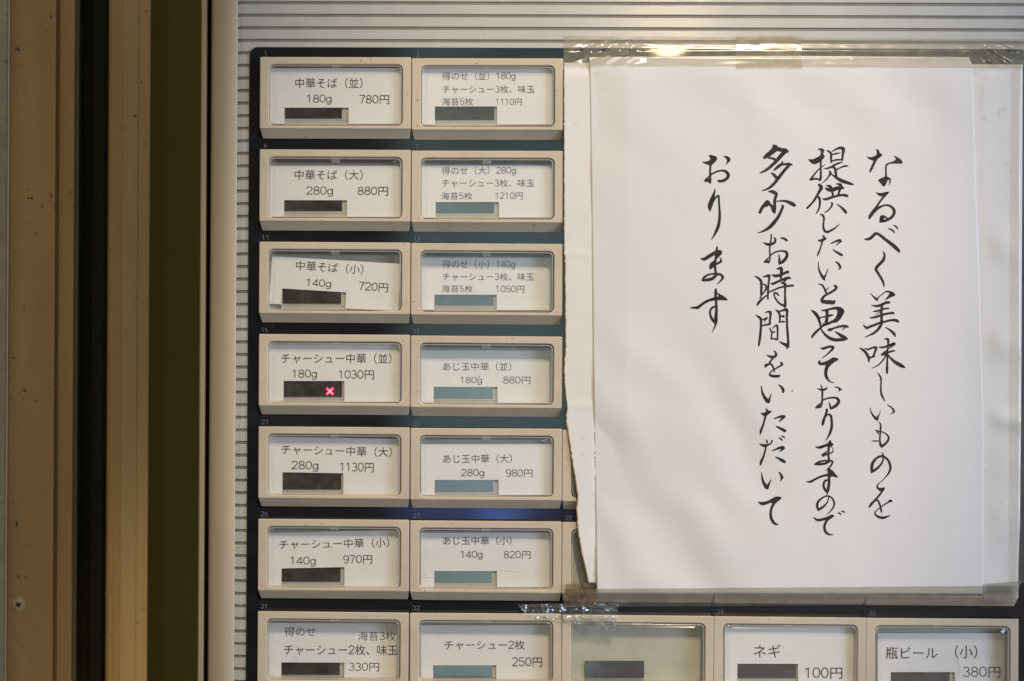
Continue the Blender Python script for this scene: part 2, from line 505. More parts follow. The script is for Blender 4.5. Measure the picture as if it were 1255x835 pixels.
def put_text(mb, body, x0, x1, y0, y1, fz, mi, tilt=0.0, weight=-.006):
    """print body so that its ink fills photo box x0..x1, y0..y1 (y down), turned clockwise by tilt degrees"""
    vs, fs, a, b, c, d = text_mesh(body, weight)
    cx, cy = (x0 + x1) / 2, (y0 + y1) / 2; ct, st = math.cos(R(tilt)), math.sin(R(tilt))
    ids = []
    for v in vs:
        px = ((v.x - a) / (b - a) - .5) * (x1 - x0); py = (.5 - (v.y - c) / (d - c)) * (y1 - y0)
        ids.append(mb.vert(P(cx + px * ct - py * st, cy + px * st + py * ct, fz)))
    for f in fs:
        mb.face([ids[i] for i in f], mi)


# ------------------------------------------------------------------ button board
FRONT = 13.0                              # how far the buttons stand out, in pixels
BW, BH = 184.5, 98.2
def btn_xy(r, c):
    return 318.6 - .46 * r + (186.0 + .06 * r) * c, 69.8 + 113.25 * r + (.0082 + .0005 * r) * 186 * c


mb = MB()
a, b = P(305.6, 57.6, 2.5), P(1258, 980, 2.5)
x0, x1, z1, z0 = a.x, b.x, a.z, ZB + .01
mb.loops([rrect(x0, z0, x1, z1, 11 * S, .5 * S, 8), rrect(x0, z0, x1, z1, 11 * S, -1.9 * S, 8), rrect(x0 + .6 * S, z0 + .6 * S, x1 - .6 * S, z1 - .6 * S, 10.6 * S, -2.5 * S, 8)], 0)
polys = [rrect(x0 + .6 * S, z0 + .6 * S, x1 - .6 * S, z1 - .6 * S, 10.6 * S, -2.5 * S, 8)]
for r in range(7):
    for c in range(5):
        if (c >= 2 and r < 4) or (c >= 3 and r == 4): continue
        q = P(*btn_xy(r, c), FRONT)
        qx0, qx1, qz0, qz1 = q.x + 5 * S, q.x + (BW - 5) * S, q.z - (BH - 4) * S, q.z - 5.5 * S
        y_ = -2.5 * S
        polys.append([Vector((qx0, y_, qz0)), Vector((qx0, y_, qz1)), Vector((qx1, y_, qz1)), Vector((qx1, y_, qz0))])
allv = [p for L in polys for p in L]
ids = [mb.vert(p) for p in allv]
for t in tessellate_polygon(polys):
    mb.face([ids[i] for i in t], 0)
for r in range(7):
    for c in range(5):
        k = r * 5 + c + 1
        if (c >= 3 and r < 6) or (c == 2 and r < 5) or k == 33: continue
        bx, by = btn_xy(r, c)
        s = str(k); w = 2.1 if s == '1' else 3.7 if len(s) == 1 else 8.6 if '1' not in s else 7.6
        ox = 5.3 if len(s) == 1 else 3.4
        put_text(mb, s, bx + ox, bx + ox + w, by - 7.2 - .3 * r, by - 1.6 - .3 * r, 2.8, 1)
mb.build('button_board', [M['board'], M['numeral']], TM)

# ------------------------------------------------------------------ button prototypes, about the top left corner of the front face
def bx3(x, zdown, f):
    return Vector((x * S, -f * S, -zdown * S))


def rr(x0, y0, x1, y1, r, f, k=6):
    return rrect(x0 * S, -y1 * S, x1 * S, -y0 * S, r * S, -f * S, k)


WX0, WY0, WX1, WY1, WR = 11.2, 9.0, 174.2, 83.6, 6.5      # window opening
def bezel_mesh():
    mb = MB(); Fr = FRONT
    mb.loops([rr(2.3, 2.8, BW - 2.3, BH - .4, 1.6, 1.5), rr(1.9, 2.4, BW - 1.9, BH, 1.6, 3.6), rr(0, 0, BW, BH - 10.6, 1.6, Fr - 1.0), rr(.9, .9, BW - .9, BH - 11.3, 1.6, Fr),
              rr(WX0 - .9, WY0 - .9, WX1 + .9, WY1 + .9, WR + .9, Fr), rr(WX0, WY0, WX1, WY1, WR, Fr - .9), rr(WX0, WY0, WX1, WY1, WR, -1.6)])
    return mb


def cover_mesh():
    mb = MB(); e = .9; Fr = FRONT
    mb.loops([rr(WX0 + e, WY0 + e, WX1 - e, WY1 - e, WR - e, Fr - 5), rr(WX0 + e, WY0 + e, WX1 - e, WY1 - e, WR - e, Fr - 1.9),
              rr(WX0 + e + .5, WY0 + e + .5, WX1 - e - .5, WY1 - e - .5, WR - e - .3, Fr - 1.0), rr(WX0 + e + 1.6, WY0 + e + 1.6, WX1 - e - 1.6, WY1 - e - 1.6, WR - 1.8, Fr - .7)], 1)
    mb.face([mb.vert(p) for p in rr(WX0 + e + 1.6, WY0 + e + 1.6, WX1 - e - 1.6, WY1 - e - 1.6, WR - 1.8, Fr - .7)], 0)
    # inner bevel of the moulded window
    mb.loops([rr(WX0 + e, WY0 + e, WX1 - e, WY1 - e, WR - e, Fr - 5), rr(WX0 + 2, WY0 + 2, WX1 - 2, WY1 - 2, WR - 2, Fr - 5),
              rr(WX0 + 9, WY0 + 6, WX1 - 9, WY1 - 3, 5, Fr - 2.4)], 2)
    return mb


bez0 = bezel_mesh().build('button', M['beige'], None, origin=Vector((0, 0, 0)))
cov0 = cover_mesh().build('window_cover', [M['lens'], M['rim'], M['bevel']], None, origin=Vector((0, 0, 0)))
B_ME, C_ME = bez0, cov0

# per button: number -> (label, card spec, lcd box, notch right, texts)
# card: (top y, bottom y, tilt, depth below the front, left x, right x) or None
BT = {}
BT[1] = ('button 1 with a card for regular noodles, 180g at 780 yen', (83.6, 152, 0, 8, 331, 491), (349, 419, 132.2, 145.3), 427,
         [("中華そば（並）", 362, 444.3, 95.6, 108.4), ("180g", 376.3, 406.3, 115.9, 128.3), ("780円", 440.6, 477, 116.6, 127.8)])
BT[2] = ('button 2 with a three line card priced 1110 yen', (84.0, 153, 0, 8, 517, 677), (533.1, 605.7, 130.8, 147), 609,
         [("得のせ（並）180g", 542, 631.7, 88.6, 99.6), ("チャーシュー3枚、味玉", 542.5, 655.2, 105, 114.4), ("海苔5枚", 541.7, 579.9, 120.4, 129.3), ("1110円", 607.9, 639.3, 121.1, 129.7)])
BT[6] = ('button 6 with a card for large noodles, 280g at 880 yen', (203.2, 266, 0, 9, 330.5, 490.5), (348.6, 419.4, 245.5, 258.6), 425.2,
         [("中華そば（大）", 361.4, 444.6, 208.2, 220.7), ("280g", 375.5, 408.2, 228.4, 241.1), ("880円", 438.5, 475.8, 228.7, 239.8)])
BT[7] = ('button 7 with a three line card priced 1210 yen', (203.2, 267, 0, 9, 516.5, 676.5), (534.1, 605.4, 248, 260.9), 611.4,
         [("得のせ（大）280g", 541.3, 632.2, 204.4, 215.3), ("チャーシュー3枚、味玉", 541.7, 654.7, 220, 229.5), ("海苔5枚", 540.8, 578.9, 235.9, 245), ("1210円", 607, 640.5, 236.1, 244.8)])
BT[11] = ('button 11 with a crooked card for small noodles, 140g at 720 yen', (318.6, 377, 3.4, 9, 331.5, 490), (346.6, 418.2, 356.0, 372.2), 425,
          [("中華そば（小）", 362.9, 445.6, 321.6, 333.8), ("140g", 375.5, 406, 342.2, 353.6), ("720円", 440, 475.8, 346, 357.2)])
BT[12] = ('button 12 with a three line card priced 1050 yen', (316, 380, 0, 17, 516.5, 676.5), (532.8, 604.9, 361.3, 373.9), 608.8,
          [("得のせ（小）140g", 542.3, 631.2, 319, 330.3), ("チャーシュー3枚、味玉", 542.8, 654.4, 334.5, 344), ("海苔5枚", 541.7, 579.4, 349.6, 358.3), ("1050円", 608, 642.6, 350, 358.8)])
BT[16] = ('button 16 with a red cross lit in its display, 1030 yen', (421.5, 493, 0, 9, 330, 490), (347.8, 419.1, 467.1, 486.4), 422,
          [("チャーシュー中華（並）", 345, 479.8, 433.2, 445.7), ("180g", 358.4, 388.4, 453, 465.4), ("1030円", 415.2, 458.5, 453.7, 465)])
BT[17] = ('button 17 with a card for egg noodles, 180g at 880 yen', (429.5, 494, 0, 17, 516, 676.5), (532, 604, 474.2, 487.8), 609.8,
          [("あじ玉中華（並）", 543, 626.7, 444, 454.4), ("180g", 564.3, 591, 461.8, 471.5), ("880円", 617, 650.2, 461.3, 470.5)])
BT[21] = ('button 21 with a card priced 1130 yen', (536.5, 607, 1.0, 11, 330, 489.5), (346.5, 418.2, 580, 600), 420.8,
          [("チャーシュー中華（大）", 345.3, 480.3, 546.6, 558.6, 1.5), ("280g", 357.4, 390.2, 565, 578, .8), ("1130円", 416.9, 458.2, 567, 578.8, .8)])
BT[22] = ('button 22 with a pale blue strip above its card, 980 yen', (544.4, 607, 0, 9, 516, 676), (533, 604.2, 588.4, 602.2), 610.9,
          [("あじ玉中華（大）", 543, 627.3, 557, 568), ("280g", 565, 593.5, 575, 586.1), ("980円", 620, 652.6, 575.4, 585.2)])
BT[26] = ('button 26 with a card tilting up to the right, 970 yen', (651.5, 720, -1.2, 11, 329.5, 489), (345.3, 417.4, 695.5, 713), 422,
          [("チャーシュー中華（小）", 342.4, 477, 660.7, 672.1, -1.1), ("140g", 355.9, 386.9, 682.2, 694.6, .5), ("970円", 420.8, 456.3, 680.4, 691.3, -.8)])
BT[27] = ('button 27 with a cracked card for small egg noodles, 820 yen', (653, 720, 0, 12, 516, 676), (532.5, 602.8, 700, 713.4), 609,
          [("あじ玉中華（小）", 543, 627, 657.5, 668), ("140g", 564.6, 591.4, 675, 686.2), ("820円", 617.6, 650.3, 675.3, 685)])
BT[31] = ('button 31 with pasted paper strips on its card, 330 yen', (763.5, 833, 0, 16, 329.5, 489), (345.2, 416.6, 812, 827), 422,
          [("得のせ", 349, 387, 768.5, 779.8), ("海苔3枚", 438.9, 484.9, 773.8, 785.2), ("チャーシュー2枚、味玉", 348.5, 487.4, 790.2, 802.8), ("330円", 427.5, 464.8, 812, 822.9)])
BT[32] = ('button 32 with a sliced pork card priced 250 yen', (766.5, 834, 0, 16, 515.5, 675.5), (531, 603.3, 815.7, 830), 608,
          [("チャーシュー2枚", 544.7, 643.1, 785.2, 796.6), ("250円", 627.6, 664.4, 806, 817.8)])
BT[33] = ('empty yellowed button 33 without a card', None, (717, 789.6, 812, 831), 0, [])
BT[34] = ('button 34 with a leek card priced 100 yen', (768, 836, 0, 10, 888.5, 1048), (904, 975.8, 813.6, 831), 978,
          [("ネギ", 923.9, 957, 789.9, 806), ("100円", 986.8, 1032.6, 817.8, 832)])
BT[35] = ('button 35 with a bottled beer card priced 380 yen', (776.5, 838, 0, 16, 1075.5, 1235), (1091.9, 1163.8, 824, 838), 1170,
          [("瓶ビール", 1085.7, 1149, 793.3, 807.9), ("（小）", 1170.5, 1197.8, 791, 807.4), ("380円", 1179.7, 1226, 817.4, 831)])
BT[23] = ('button 23 with its right half hidden by the torn paper', None, None, 0, [])
BT[28] = ('button 28 mostly hidden by the torn paper and brown tape', None, None, 0, [])
BT[29] = ('button 29 showing only its lower edge under the paper', None, None, 0, [])
BT[30] = ('button 30 showing only its lower edge under the curled film', None, None, 0, [])

first = True
for k in sorted(BT):
    lab, card, lcd, nr, texts = BT[k]
    r, c = (k - 1) // 5, (k - 1) % 5
    bx, by = btn_xy(r, c)
    o3 = P(bx, by, FRONT); o3.y = 0
    if first:
        but = bez0; cov = cov0; place(but, o3, TM); cov.parent = but; cov.location = (0, 0, 0); first = False
        WORLD[but.name] = o3
    else:
        but = copy_at(B_ME, o3, TM); cov = copy_at(C_ME, o3, but)
    but.rotation_euler.y = R(random.Random(k * 7).uniform(-.14, .14))
    tag(but, lab, group='meal buttons on the ticket machine')
    depth = card[3] if card else 12
    fc = FRONT - depth                                        # card plane
    fb = min(fc - 4.5, -1.0)
    # card holder behind the window: back plate with two dark slots at its top
    mb = MB()
    A = lambda x, y, f: Vector((o3.x + x * S, -f * S, o3.z - y * S))
    x0, x1, y0, y1 = WX0 - 1, WX1 + 1, WY0 - 1, WY1 + 1
    mb.quad([A(x0, y0, fb), A(x0, y1, fb), A(x1, y1, fb), A(x1, y0, fb)], 0)
    sl = fc - 1.2
    for s0, s1 in ((WX0 + 7, 86.5), (97, WX1 - 4)):
        mb.box(A(s0, WY0 + 1.0, sl - 1.5), A(s1, WY0 + 5.2, sl), 1)
    mb.box(A(86.5, WY0 + .2, sl - 1.5), A(97, WY0 + 6, sl + .3), 0)
    mb.build('card_holder', [M['backing_bare'] if k == 33 else M['backing'], M['slot']], but)
    if lcd:
        l0, l1, t0, t1 = lcd
        f2 = fc - 1.6
        mb = MB()
        tl = (t1 - t0) * .055                                 # the display leans back a little
        dpt = lambda px, py, df: P(px, py, f2 + df)
        h0, h1, v0, v1 = l0 - 2, max(nr, l1) + 3, t0 - 6, t1 + 8
        if card:
            mb.quad([dpt(h0, v0, -.6), dpt(h0, v1, -.2), dpt(h1, v1, -.2), dpt(h1, v0, -.6)], 1)
            mb.box(dpt(h0, t1 + 2.2, -1), dpt(h1, t1 + 3.0, .15), 1)
        hh = (t1 - t0 + 2) * math.tan(R(3.0 if r < 5 else 4.6)) / 2
        mb.quad([dpt(l0, t0 - 2, .3 - hh), dpt(l0, t1, .3 + hh), dpt(l1, t1, .3 + hh), dpt(l1, t0 - 2, .3 - hh)], 0)
        mb.build('display', [M['lcd'], M['housing']], but)
        if k == 16:
            mb = MB(); cx, cy = 404.3, 479.7
            for w, ln, df, mi in ((1.9, 6.6, .7, 0), (.65, 5.0, .9, 1)):
                for an in (44, -44):
                    ux, uy = math.cos(R(an)), math.sin(R(an))
                    pts = []
                    for sgn in (1, -1):
                        for q in range(7):
                            aa = R(an + (-90 + 30 * q if sgn == 1 else 90 + 30 * q))
                            pts.append(dpt(cx + sgn * (ln - w) * ux + w * math.cos(aa), cy + sgn * (ln - w) * uy + w * math.sin(aa), df + hh + (.05 if an > 0 else 0)))
                    mb.poly(pts, mi)
            tag(mb.build('cross_lamp', [M['red'], M['pink']], but), 'glowing red cross in the display')
    if card:
        ct, cb, tilt, _, cl, cr = card
        mb = MB()
        l0, l1, t0, t1 = lcd
        cx, cy = (cl + cr) / 2, (ct + cb) / 2

        def T(px, py, df=0.0):
            if abs(tilt) > 2:
                a = R(tilt); q, w = px - cx, py - cy
                px, py = cx + q * math.cos(a) - w * math.sin(a), cy + q * math.sin(a) + w * math.cos(a)
            elif tilt:
                py += (px - cx) * math.tan(R(tilt)) * (1 if py < cb - 2 else 0)
            # paper bows a little
            bow = .5 * math.cos((px - cx) / (cr - cl) * math.pi)
            return P(px, py, fc + bow * .6 + df)
        nt = t0 if k != 11 else t0 + 1.5
        nl = l0 - .3
        rows = [(ct, nt), (nt, cb)]
        xs = [cl, nl] + [nl + (nr - nl) * i / 6 for i in range(1, 7)] + [nr + (cr - nr) * i / 6 for i in range(1, 7)]
        rnd = random.Random(k)
        for yi, (ya, yb) in enumerate(rows):
            for i in range(len(xs) - 1):
                xa_, xb_ = xs[i], xs[i + 1]
                if yi == 1 and nl - .01 <= xa_ and xb_ <= nr + .01: continue
                for dfa, dfb in ((0, 0),):
                    q = [T(xa_, ya), T(xa_, yb), T(xb_, yb), T(xb_, ya)]
                    mb.quad(q, 0)
        # thickness along the notch and the upper edge
        for (xa_, ya, xb_, yb) in ((cl, ct, cr, ct), (nl, nt, nr, nt), (nl, nt, nl, cb), (nr, nt, nr, cb)):
            n_ = 6
            for i in range(n_):
                q0 = (xa_ + (xb_ - xa_) * i / n_, ya + (yb - ya) * i / n_); q1 = (xa_ + (xb_ - xa_) * (i + 1) / n_, ya + (yb - ya) * (i + 1) / n_)
                mb.quad([T(*q0), T(*q1), T(*q1, -.8), T(*q0, -.8)], 0)
        if k == 31:
            for (a0, b0, a1, b1) in ((435, 768, 488.5, 787), (424, 803.5, 488.5, 825)):
                mb.quad([T(a0, b0, .25), T(a0, b1, .25), T(a1, b1, .25), T(a1, b0, .25)], 2)
                mb.quad([T(a0, b1, .25), T(a0, b1, -.2), T(a1, b1, -.2), T(a1, b1, .25)], 2)
        if k == 35:
            pp = [(1172, 808), (1176, 818), (1170, 838), (1230, 838), (1233, 812), (1200, 806), (1186, 809)]
            mb.poly([T(a0, b0, .3) for a0, b0 in pp], 2)
        if k == 27:
            crk = [(515, 707), (533, 708.6), (533.3, 709.0), (515, 707.5)]
            mb.poly([T(a0, b0, .1) for a0, b0 in crk], 3)
            crk = [(610, 699), (624, 699.6), (631, 701.6), (645, 698), (631, 702.0), (623, 700.0), (610, 699.3)]
            mb.poly([T(a0, b0, .1) for a0, b0 in crk], 3)
        if k == 17:
            mb.poly([T(a0, b0, .45) for a0, b0 in ((587, 460.2), (588, 460.4), (587.5, 462.6), (586.6, 462.4))], 1)
        for t in texts:
            body, x0, x1, y0, y1 = t[:5]; tl_ = t[5] if len(t) > 5 else (tilt if abs(tilt) > 2 else 0)
            small = (y1 - y0) < 10.5 or "得" in body
            put_text(mb, body, x0, x1, y0, y1, fc + .62, 1, tl_, -.008 if small else -.003)
        mb.build('menu_card', [M['card'], M['print'], M['patch'], M['crack']], but)

# ================================================================== PAPERS
def lerp_poly(pts, y):
    for (x0, y0), (x1, y1) in zip(pts, pts[1:]):
        if y0 <= y <= y1:
            return x0 + (x1 - x0) * (y - y0) / (y1 - y0)
    return pts[0][0] if y < pts[0][1] else pts[-1][0]


def nse(x, y, z=0.0):
    return noise.noise(Vector((x, y, z)))


def f_front(px, py):
    """how far the notice stands out from the board"""
    f = 17.4 - 3.2 * max(0, 1 - (px - 722) / 45) - 1.5 * max(0, 1 - (1206 - px) / 40)
    f += .9 * nse(px / 170, py / 210, 3.1) + .5 * nse(px / 48, py / 70, 8.2)
    # slanting creases in the lower left half
    q = px * .50 - py * .36
    w = max(0, min(1, (py - 330) / 200)) * max(0, min(1, (1010 - px) / 160))
    f += w * (1.9 * math.sin(q / 15.5 + 1.5 * nse(px / 110, py / 140, 1.0)) + .95 * math.sin(q / 7.3 + 2 * nse(px / 90, py / 90, 4.0)))
    # soft creases under the top edge
    wt = max(0, 1 - abs(py - 130) / 90)
    f += wt * 1.1 * math.sin((px * .8 - py * .55) / 17 + 2 * nse(px / 130, py / 100, 6.0))
    f = max(f, 14.25)
    # lower right edge lifts
    f += 2.2 * max(0, (px - 1160) / 46) ** 2 * max(0, 1 - abs(py - 440) / 160)
    f -= 1.5 * max(0, (92 - py) / 22) ** 1.5
    return f


def ss_(a, b, x):
    t = max(0, min(1, (x - a) / (b - a))); return t * t * (3 - 2 * t)


def f_old(px, py):
    f = 14.2 + .7 * nse(px / 60, py / 75, 12.0)
    if px > 1180:
        for yc, am, wd in ((300, 1.8, 24), (420, 1.8, 22), (512, 2.2, 12), (570, 1.0, 30), (635, 1.2, 30)):
            f += 1.9 * ss_(1205, 1232, px) * am * math.exp(-((py - yc - .08 * (px - 1200)) / wd) ** 2)
    if px < 735:
        w = max(0, min(1, (py - 480) / 150))
        f += w * 3.0 * max(0, min(1, (735 - px) / 35))
        f += .5 * math.exp(-((py - 498) / 5) ** 2) + .5 * math.exp(-((py - 312) / 5) ** 2)
    f -= 4.5 * max(0, (95 - py) / 20) ** 1.4
    if 729 < px < 1202: f = min(f, 13.7)
    if 1186 < px < 1206 and py < 100: f = min(f, 13.7)
    return f


def sheet(name, mats, left, right, ytop, ybot, nx, ny, ff, thick=.35, parent=None, edge=False, jit=0.0, seed=1):
    """paper as a fine grid between two ragged side edges, with real thickness"""
    mb = MB(); rnd = random.Random(seed); G = []
    for j in range(ny + 1):
        t = j / ny; row = []
        ym = (ytop(.0) + ybot(.0)) / 2
        y = ytop(.5) + (ybot(.5) - ytop(.5)) * t
        xl = lerp_poly(left, y) + jit * (nse(y / 4.0, seed) + .6 * nse(y / 1.7, seed + 5)); xr = lerp_poly(right, y)
        us = [0] + ([1.6 / (xr - xl)] if edge else []) + [i / nx for i in range(1, nx + 1)]
        for u in us:
            px = xl + (xr - xl) * u
            py = ytop(u) + (ybot(u) - ytop(u)) * t
            row.append((px, py))
        G.append(row)
    ids = [[mb.vert(P(px, py, ff(px, py))) for px, py in row] for row in G]
    idb = [[mb.vert(P(px, py, ff(px, py) - thick)) for px, py in row] for row in G]
    k = len(G[0])
    for j in range(ny):
        for i in range(k - 1):
            mb.face((ids[j][i], ids[j + 1][i], ids[j + 1][i + 1], ids[j][i + 1]), 1 if edge and i == 0 and left[0][1] + 250 < G[j][0][1] else 0)
            mb.face((idb[j][i], idb[j][i + 1], idb[j + 1][i + 1], idb[j + 1][i]), 0)
    for j in range(ny):
        mb.face((ids[j][0], idb[j][0], idb[j + 1][0], ids[j + 1][0]), 1 if edge else 0)
        mb.face((ids[j][-1], ids[j + 1][-1], idb[j + 1][-1], idb[j][-1]), 0)
    for i in range(k - 1):
        mb.face((ids[0][i], ids[0][i + 1], idb[0][i + 1], idb[0][i]), 0)
        mb.face((ids[-1][i], idb[-1][i], idb[-1][i + 1], ids[-1][i + 1]), 0)
    return mb.build(name, mats, parent, smooth=True)


oldl = [(691, 60), (691.5, 300), (692.5, 430), (690.5, 455), (692, 480), (694.5, 500), (693, 515), (697.5, 545), (702, 575), (705, 592), (707.5, 612), (706, 625), (708, 655), (712.5, 680), (717, 700), (722, 722)]
oldr = [(1253.5, 60), (1252.5, 300), (1251.5, 500), (1250, 640), (1247, 722)]
old = sheet('backing_paper', [M['oldpaper'], M['paperedge']], oldl, oldr, lambda u: 77 + 2 * u, lambda u: 715 + 4.5 * u, 150, 220, f_old, .5, edge=True, jit=.9, seed=3)
tag(old, 'older white paper with torn browned left edge, behind the brush written notice', 'paper')

nl_ = [(721.8, 60), (723, 120), (725.5, 300), (727.5, 500), (731.5, 730)]
nr_ = [(1187.5, 70), (1191, 76), (1192.5, 90), (1196, 220), (1200.5, 330), (1203.5, 440), (1205.5, 520), (1205.5, 640), (1205, 730)]
notice = sheet('paper_notice', [M['paper']], nl_, nr_, lambda u: 70.2 - 1.4 * math.sin(u * math.pi), lambda u: 727.5 + .8 * u, 190, 250, f_front, .3, seed=5)
tag(notice, 'white paper notice with four columns of black brush writing in Japanese', 'notice')

# ------------------------------------------------------------------ the brush writing: (origin) then strokes x,y,halfwidth; 'P' = filled outline
K = 10.4375
INK = []
def blk(ox, oy, strokes, polys=""):
    for line in strokes.strip().splitlines():
        pts = [tuple(float(q) for q in t.split(',')) for t in line.split()]
        if pts: INK.append(('S', [(ox + x / K, oy + y / K, w / K) for x, y, w in pts]))
    for line in polys.strip().splitlines():
        pts = [tuple(float(q) for q in t.split(',')) for t in line.split()]
        if pts: INK.append(('P', [(ox + x / K, oy + y / K) for x, y in pts]))


# column 1
blk(1045, 170, "", """
172,228 215,238 262,232 303,212 312,180 296,137 318,137 338,150 342,178 388,210 350,240 318,262 285,330 262,382 228,436 216,438 214,408 240,345 270,284 235,275 200,258
518,210 560,232 605,255 632,282 642,310 632,322 590,322 520,320 470,325 443,340 436,365 436,420 440,488 478,500 492,530 482,575 462,605 460,600 470,560 468,530 452,526 440,550 428,590 402,616 385,608 350,565 325,538 338,518 370,503 412,488 416,440 412,380 420,335 440,313 490,300 530,285 556,265 540,238
""")
blk(1045, 240, """
440,-30,14 400,10,13 350,75,11 300,150,12 250,220,18 215,285,12 206,298,4
222,265,20 280,195,18 340,150,14 400,125,10 450,122,11 500,145,14 530,185,17 530,225,17 500,275,16 450,305,16 400,325,14 350,335,8
148,555,3 185,558,14 225,545,17 265,510,17 300,483,16 350,505,16 420,560,17 480,605,19 540,655,21 585,700,18 598,725,6
452,422,4 490,432,9 520,452,10 535,475,5
522,380,4 545,388,8 568,408,9 578,428,5
""", """
290,-52 320,-38 360,-34 405,-42 425,-52 472,-52 462,-35 425,5 405,12 395,8 350,8 320,-10
338,338 350,255 395,245 425,262 455,292 430,292 405,282 395,300 420,310 400,330
""")
blk(1045, 310, """
388,-20,3 405,10,10 405,60,14 390,95,17 355,135,17 320,170,17 298,208,16 320,250,14 350,300,14 380,350,14 398,400,10 400,440,3
228,518,3 255,548,6 285,578,12 310,600,14 318,612,6
316,592,9 340,560,6 380,530,5 420,500,6 460,492,8
375,680,14 372,720,14 368,760,15 370,800,16
262,752,4 300,747,10 345,735,10 400,718,10 440,712,10 468,712,5
285,798,2 320,778,4 350,752,4
228,832,8 280,825,12 340,808,13 400,788,13 460,775,12 515,770,14 528,778,8
""", """
455,492 495,490 530,510 550,540 535,552 490,570 450,590 412,608 410,600 440,565 465,535 472,512 450,505 425,508
225,662 260,668 320,665 370,645 420,620 470,615 490,640 470,650 430,655 390,675 360,690 310,698 270,690
""")
blk(1045, 380, """
135,188,3 155,210,10 180,230,14 220,215,14 280,192,13 350,165,13 420,148,12 490,132,13 550,132,16 580,148,14 588,158,6
372,75,14 370,120,15 372,165,16 355,205,16 325,250,15 280,290,14 225,320,9 155,350,3
420,222,4 460,245,9 500,275,14 530,305,16 545,335,9
88,485,4 125,505,12 160,535,15 190,580,16 207,625,14 207,668,5
160,492,6 200,505,10 250,485,10 290,478,14 302,490,14 285,540,12 265,590,12 255,600,8
210,620,8 240,605,10 280,590,10
408,372,6 440,370,12 455,385,14 455,430,12 450,480,9 446,540,8 445,600,10 442,680,11 440,760,14 440,808,10
330,473,3 370,480,10 430,468,12 490,445,14 530,432,16 542,440,9
530,445,10 480,480,7 430,520,6 385,560,10 375,575,8
372,575,10 405,560,18 450,545,12 500,528,11 535,522,9
435,565,9 410,610,8 370,665,8 320,710,7 245,748,3
450,575,9 490,620,12 540,665,18 590,695,22 640,722,17 672,738,5
""")
blk(1045, 450, """
318,72,3 345,108,9 362,140,10 364,200,9 362,260,9 364,330,11 385,385,11 415,438,4
222,520,3 235,570,6 255,610,10 285,645,14 310,665,17 320,680,8
312,662,14 330,625,9 345,595,4 365,545,1.5
445,482,4 480,505,7 510,530,8 525,555,12 530,575,10
525,572,8 505,590,5 482,608,2
""")
blk(1045, 510, """
340,75,4 358,115,9 357,180,10 350,260,9 350,320,10 358,370,14 375,398,8
372,385,16 410,362,13 445,325,12 462,280,11 440,240,8 400,212,6 360,195,5
288,182,3 320,190,8 345,200,5
305,190,5 325,215,7 335,232,3
245,318,3 290,320,7 345,318,5
378,465,3 388,490,8 392,540,9 380,590,10 345,640,12 300,680,14 255,710,14 240,728,6
242,720,10 245,660,17 258,600,17 300,545,13 345,518,12 385,515,12 430,540,12 465,585,13 482,640,14 480,690,13 455,740,9 415,790,5 375,832,4
""")
blk(1045, 570, """
400,180,4 350,225,4 322,255,7 315,280,10 335,305,12 370,305,12 410,292,6
345,322,10 365,322,12 390,305,8
405,300,8 380,335,11 340,390,11 290,445,11 245,495,14 218,530,12 208,542,4
280,465,8 305,452,9 325,458,10 345,500,10 360,550,10 368,600,9 368,607,4
500,460,10 480,460,16 450,480,8 400,510,7 350,548,6 310,580,6 285,615,8 300,642,10 340,668,14 395,675,14 450,658,8 482,643,3
""")
# column 2
blk(980, 170, """
288,200,18 272,280,12 270,350,10 272,430,11 270,500,13 262,538,8
262,525,12 220,515,10 180,515,12 140,525,12 130,530,4
140,522,12 180,470,9 225,415,8 270,375,6 330,328,2
350,152,6 385,170,12 405,200,13 403,250,12 405,305,9
420,162,5 460,140,9 510,120,14 550,125,20 562,150,18 552,210,13 545,275,10
410,205,6 470,192,9 520,182,4
405,290,9 470,272,9 545,270,9
310,385,3 350,382,9 410,360,12 470,325,11 520,308,9 550,303,4
410,360,8 450,380,14 462,430,14 470,480,12
470,400,8 520,372,7 575,352,10 618,350,6
385,420,10 395,440,14 375,480,9 340,525,7 280,576,2
395,450,8 430,470,9 480,505,16 540,540,20 600,560,18 660,580,13 690,585,5
250,590,14 278,625,20 245,690,15 200,770,13 150,835,11 100,885,12 90,893,5
225,740,8 250,755,13 260,800,13 255,870,11 235,925,9 210,960,4
345,602,6 385,610,16 405,640,18 420,690,12 428,735,10
470,578,5 510,585,14 530,605,18 515,650,15 500,700,11 485,735,10
335,635,8 375,655,20 430,652,22 490,632,20 550,630,16 570,635,5
298,770,6 340,775,14 400,755,14 470,735,13 540,722,13 600,730,16 616,742,8
405,818,6 418,835,12 405,870,9 370,915,8 318,948,4
478,838,4 520,868,9 560,905,15 590,940,16 598,955,8
""", """
105,258 150,268 205,250 262,218 275,175 262,148 225,138 250,125 290,123 322,145 305,180 302,205 327,228 300,265 270,290 262,300 200,330 165,322 130,295
""")
blk(980, 230, """
262,338,4 295,355,12 312,390,11 308,440,10 303,500,11 320,550,13 350,568,14 400,550,12 450,520,9 490,485,5 512,460,2
295,680,10 280,730,8 262,790,9 240,840,10 230,872,6
395,715,3 430,703,8 475,682,11 515,675,14 532,690,9
525,690,10 500,710,8 468,738,3
""", """
285,608 315,612 328,632 350,655 325,675 295,690 270,698 245,685 225,668 260,665 298,650 300,628
""")
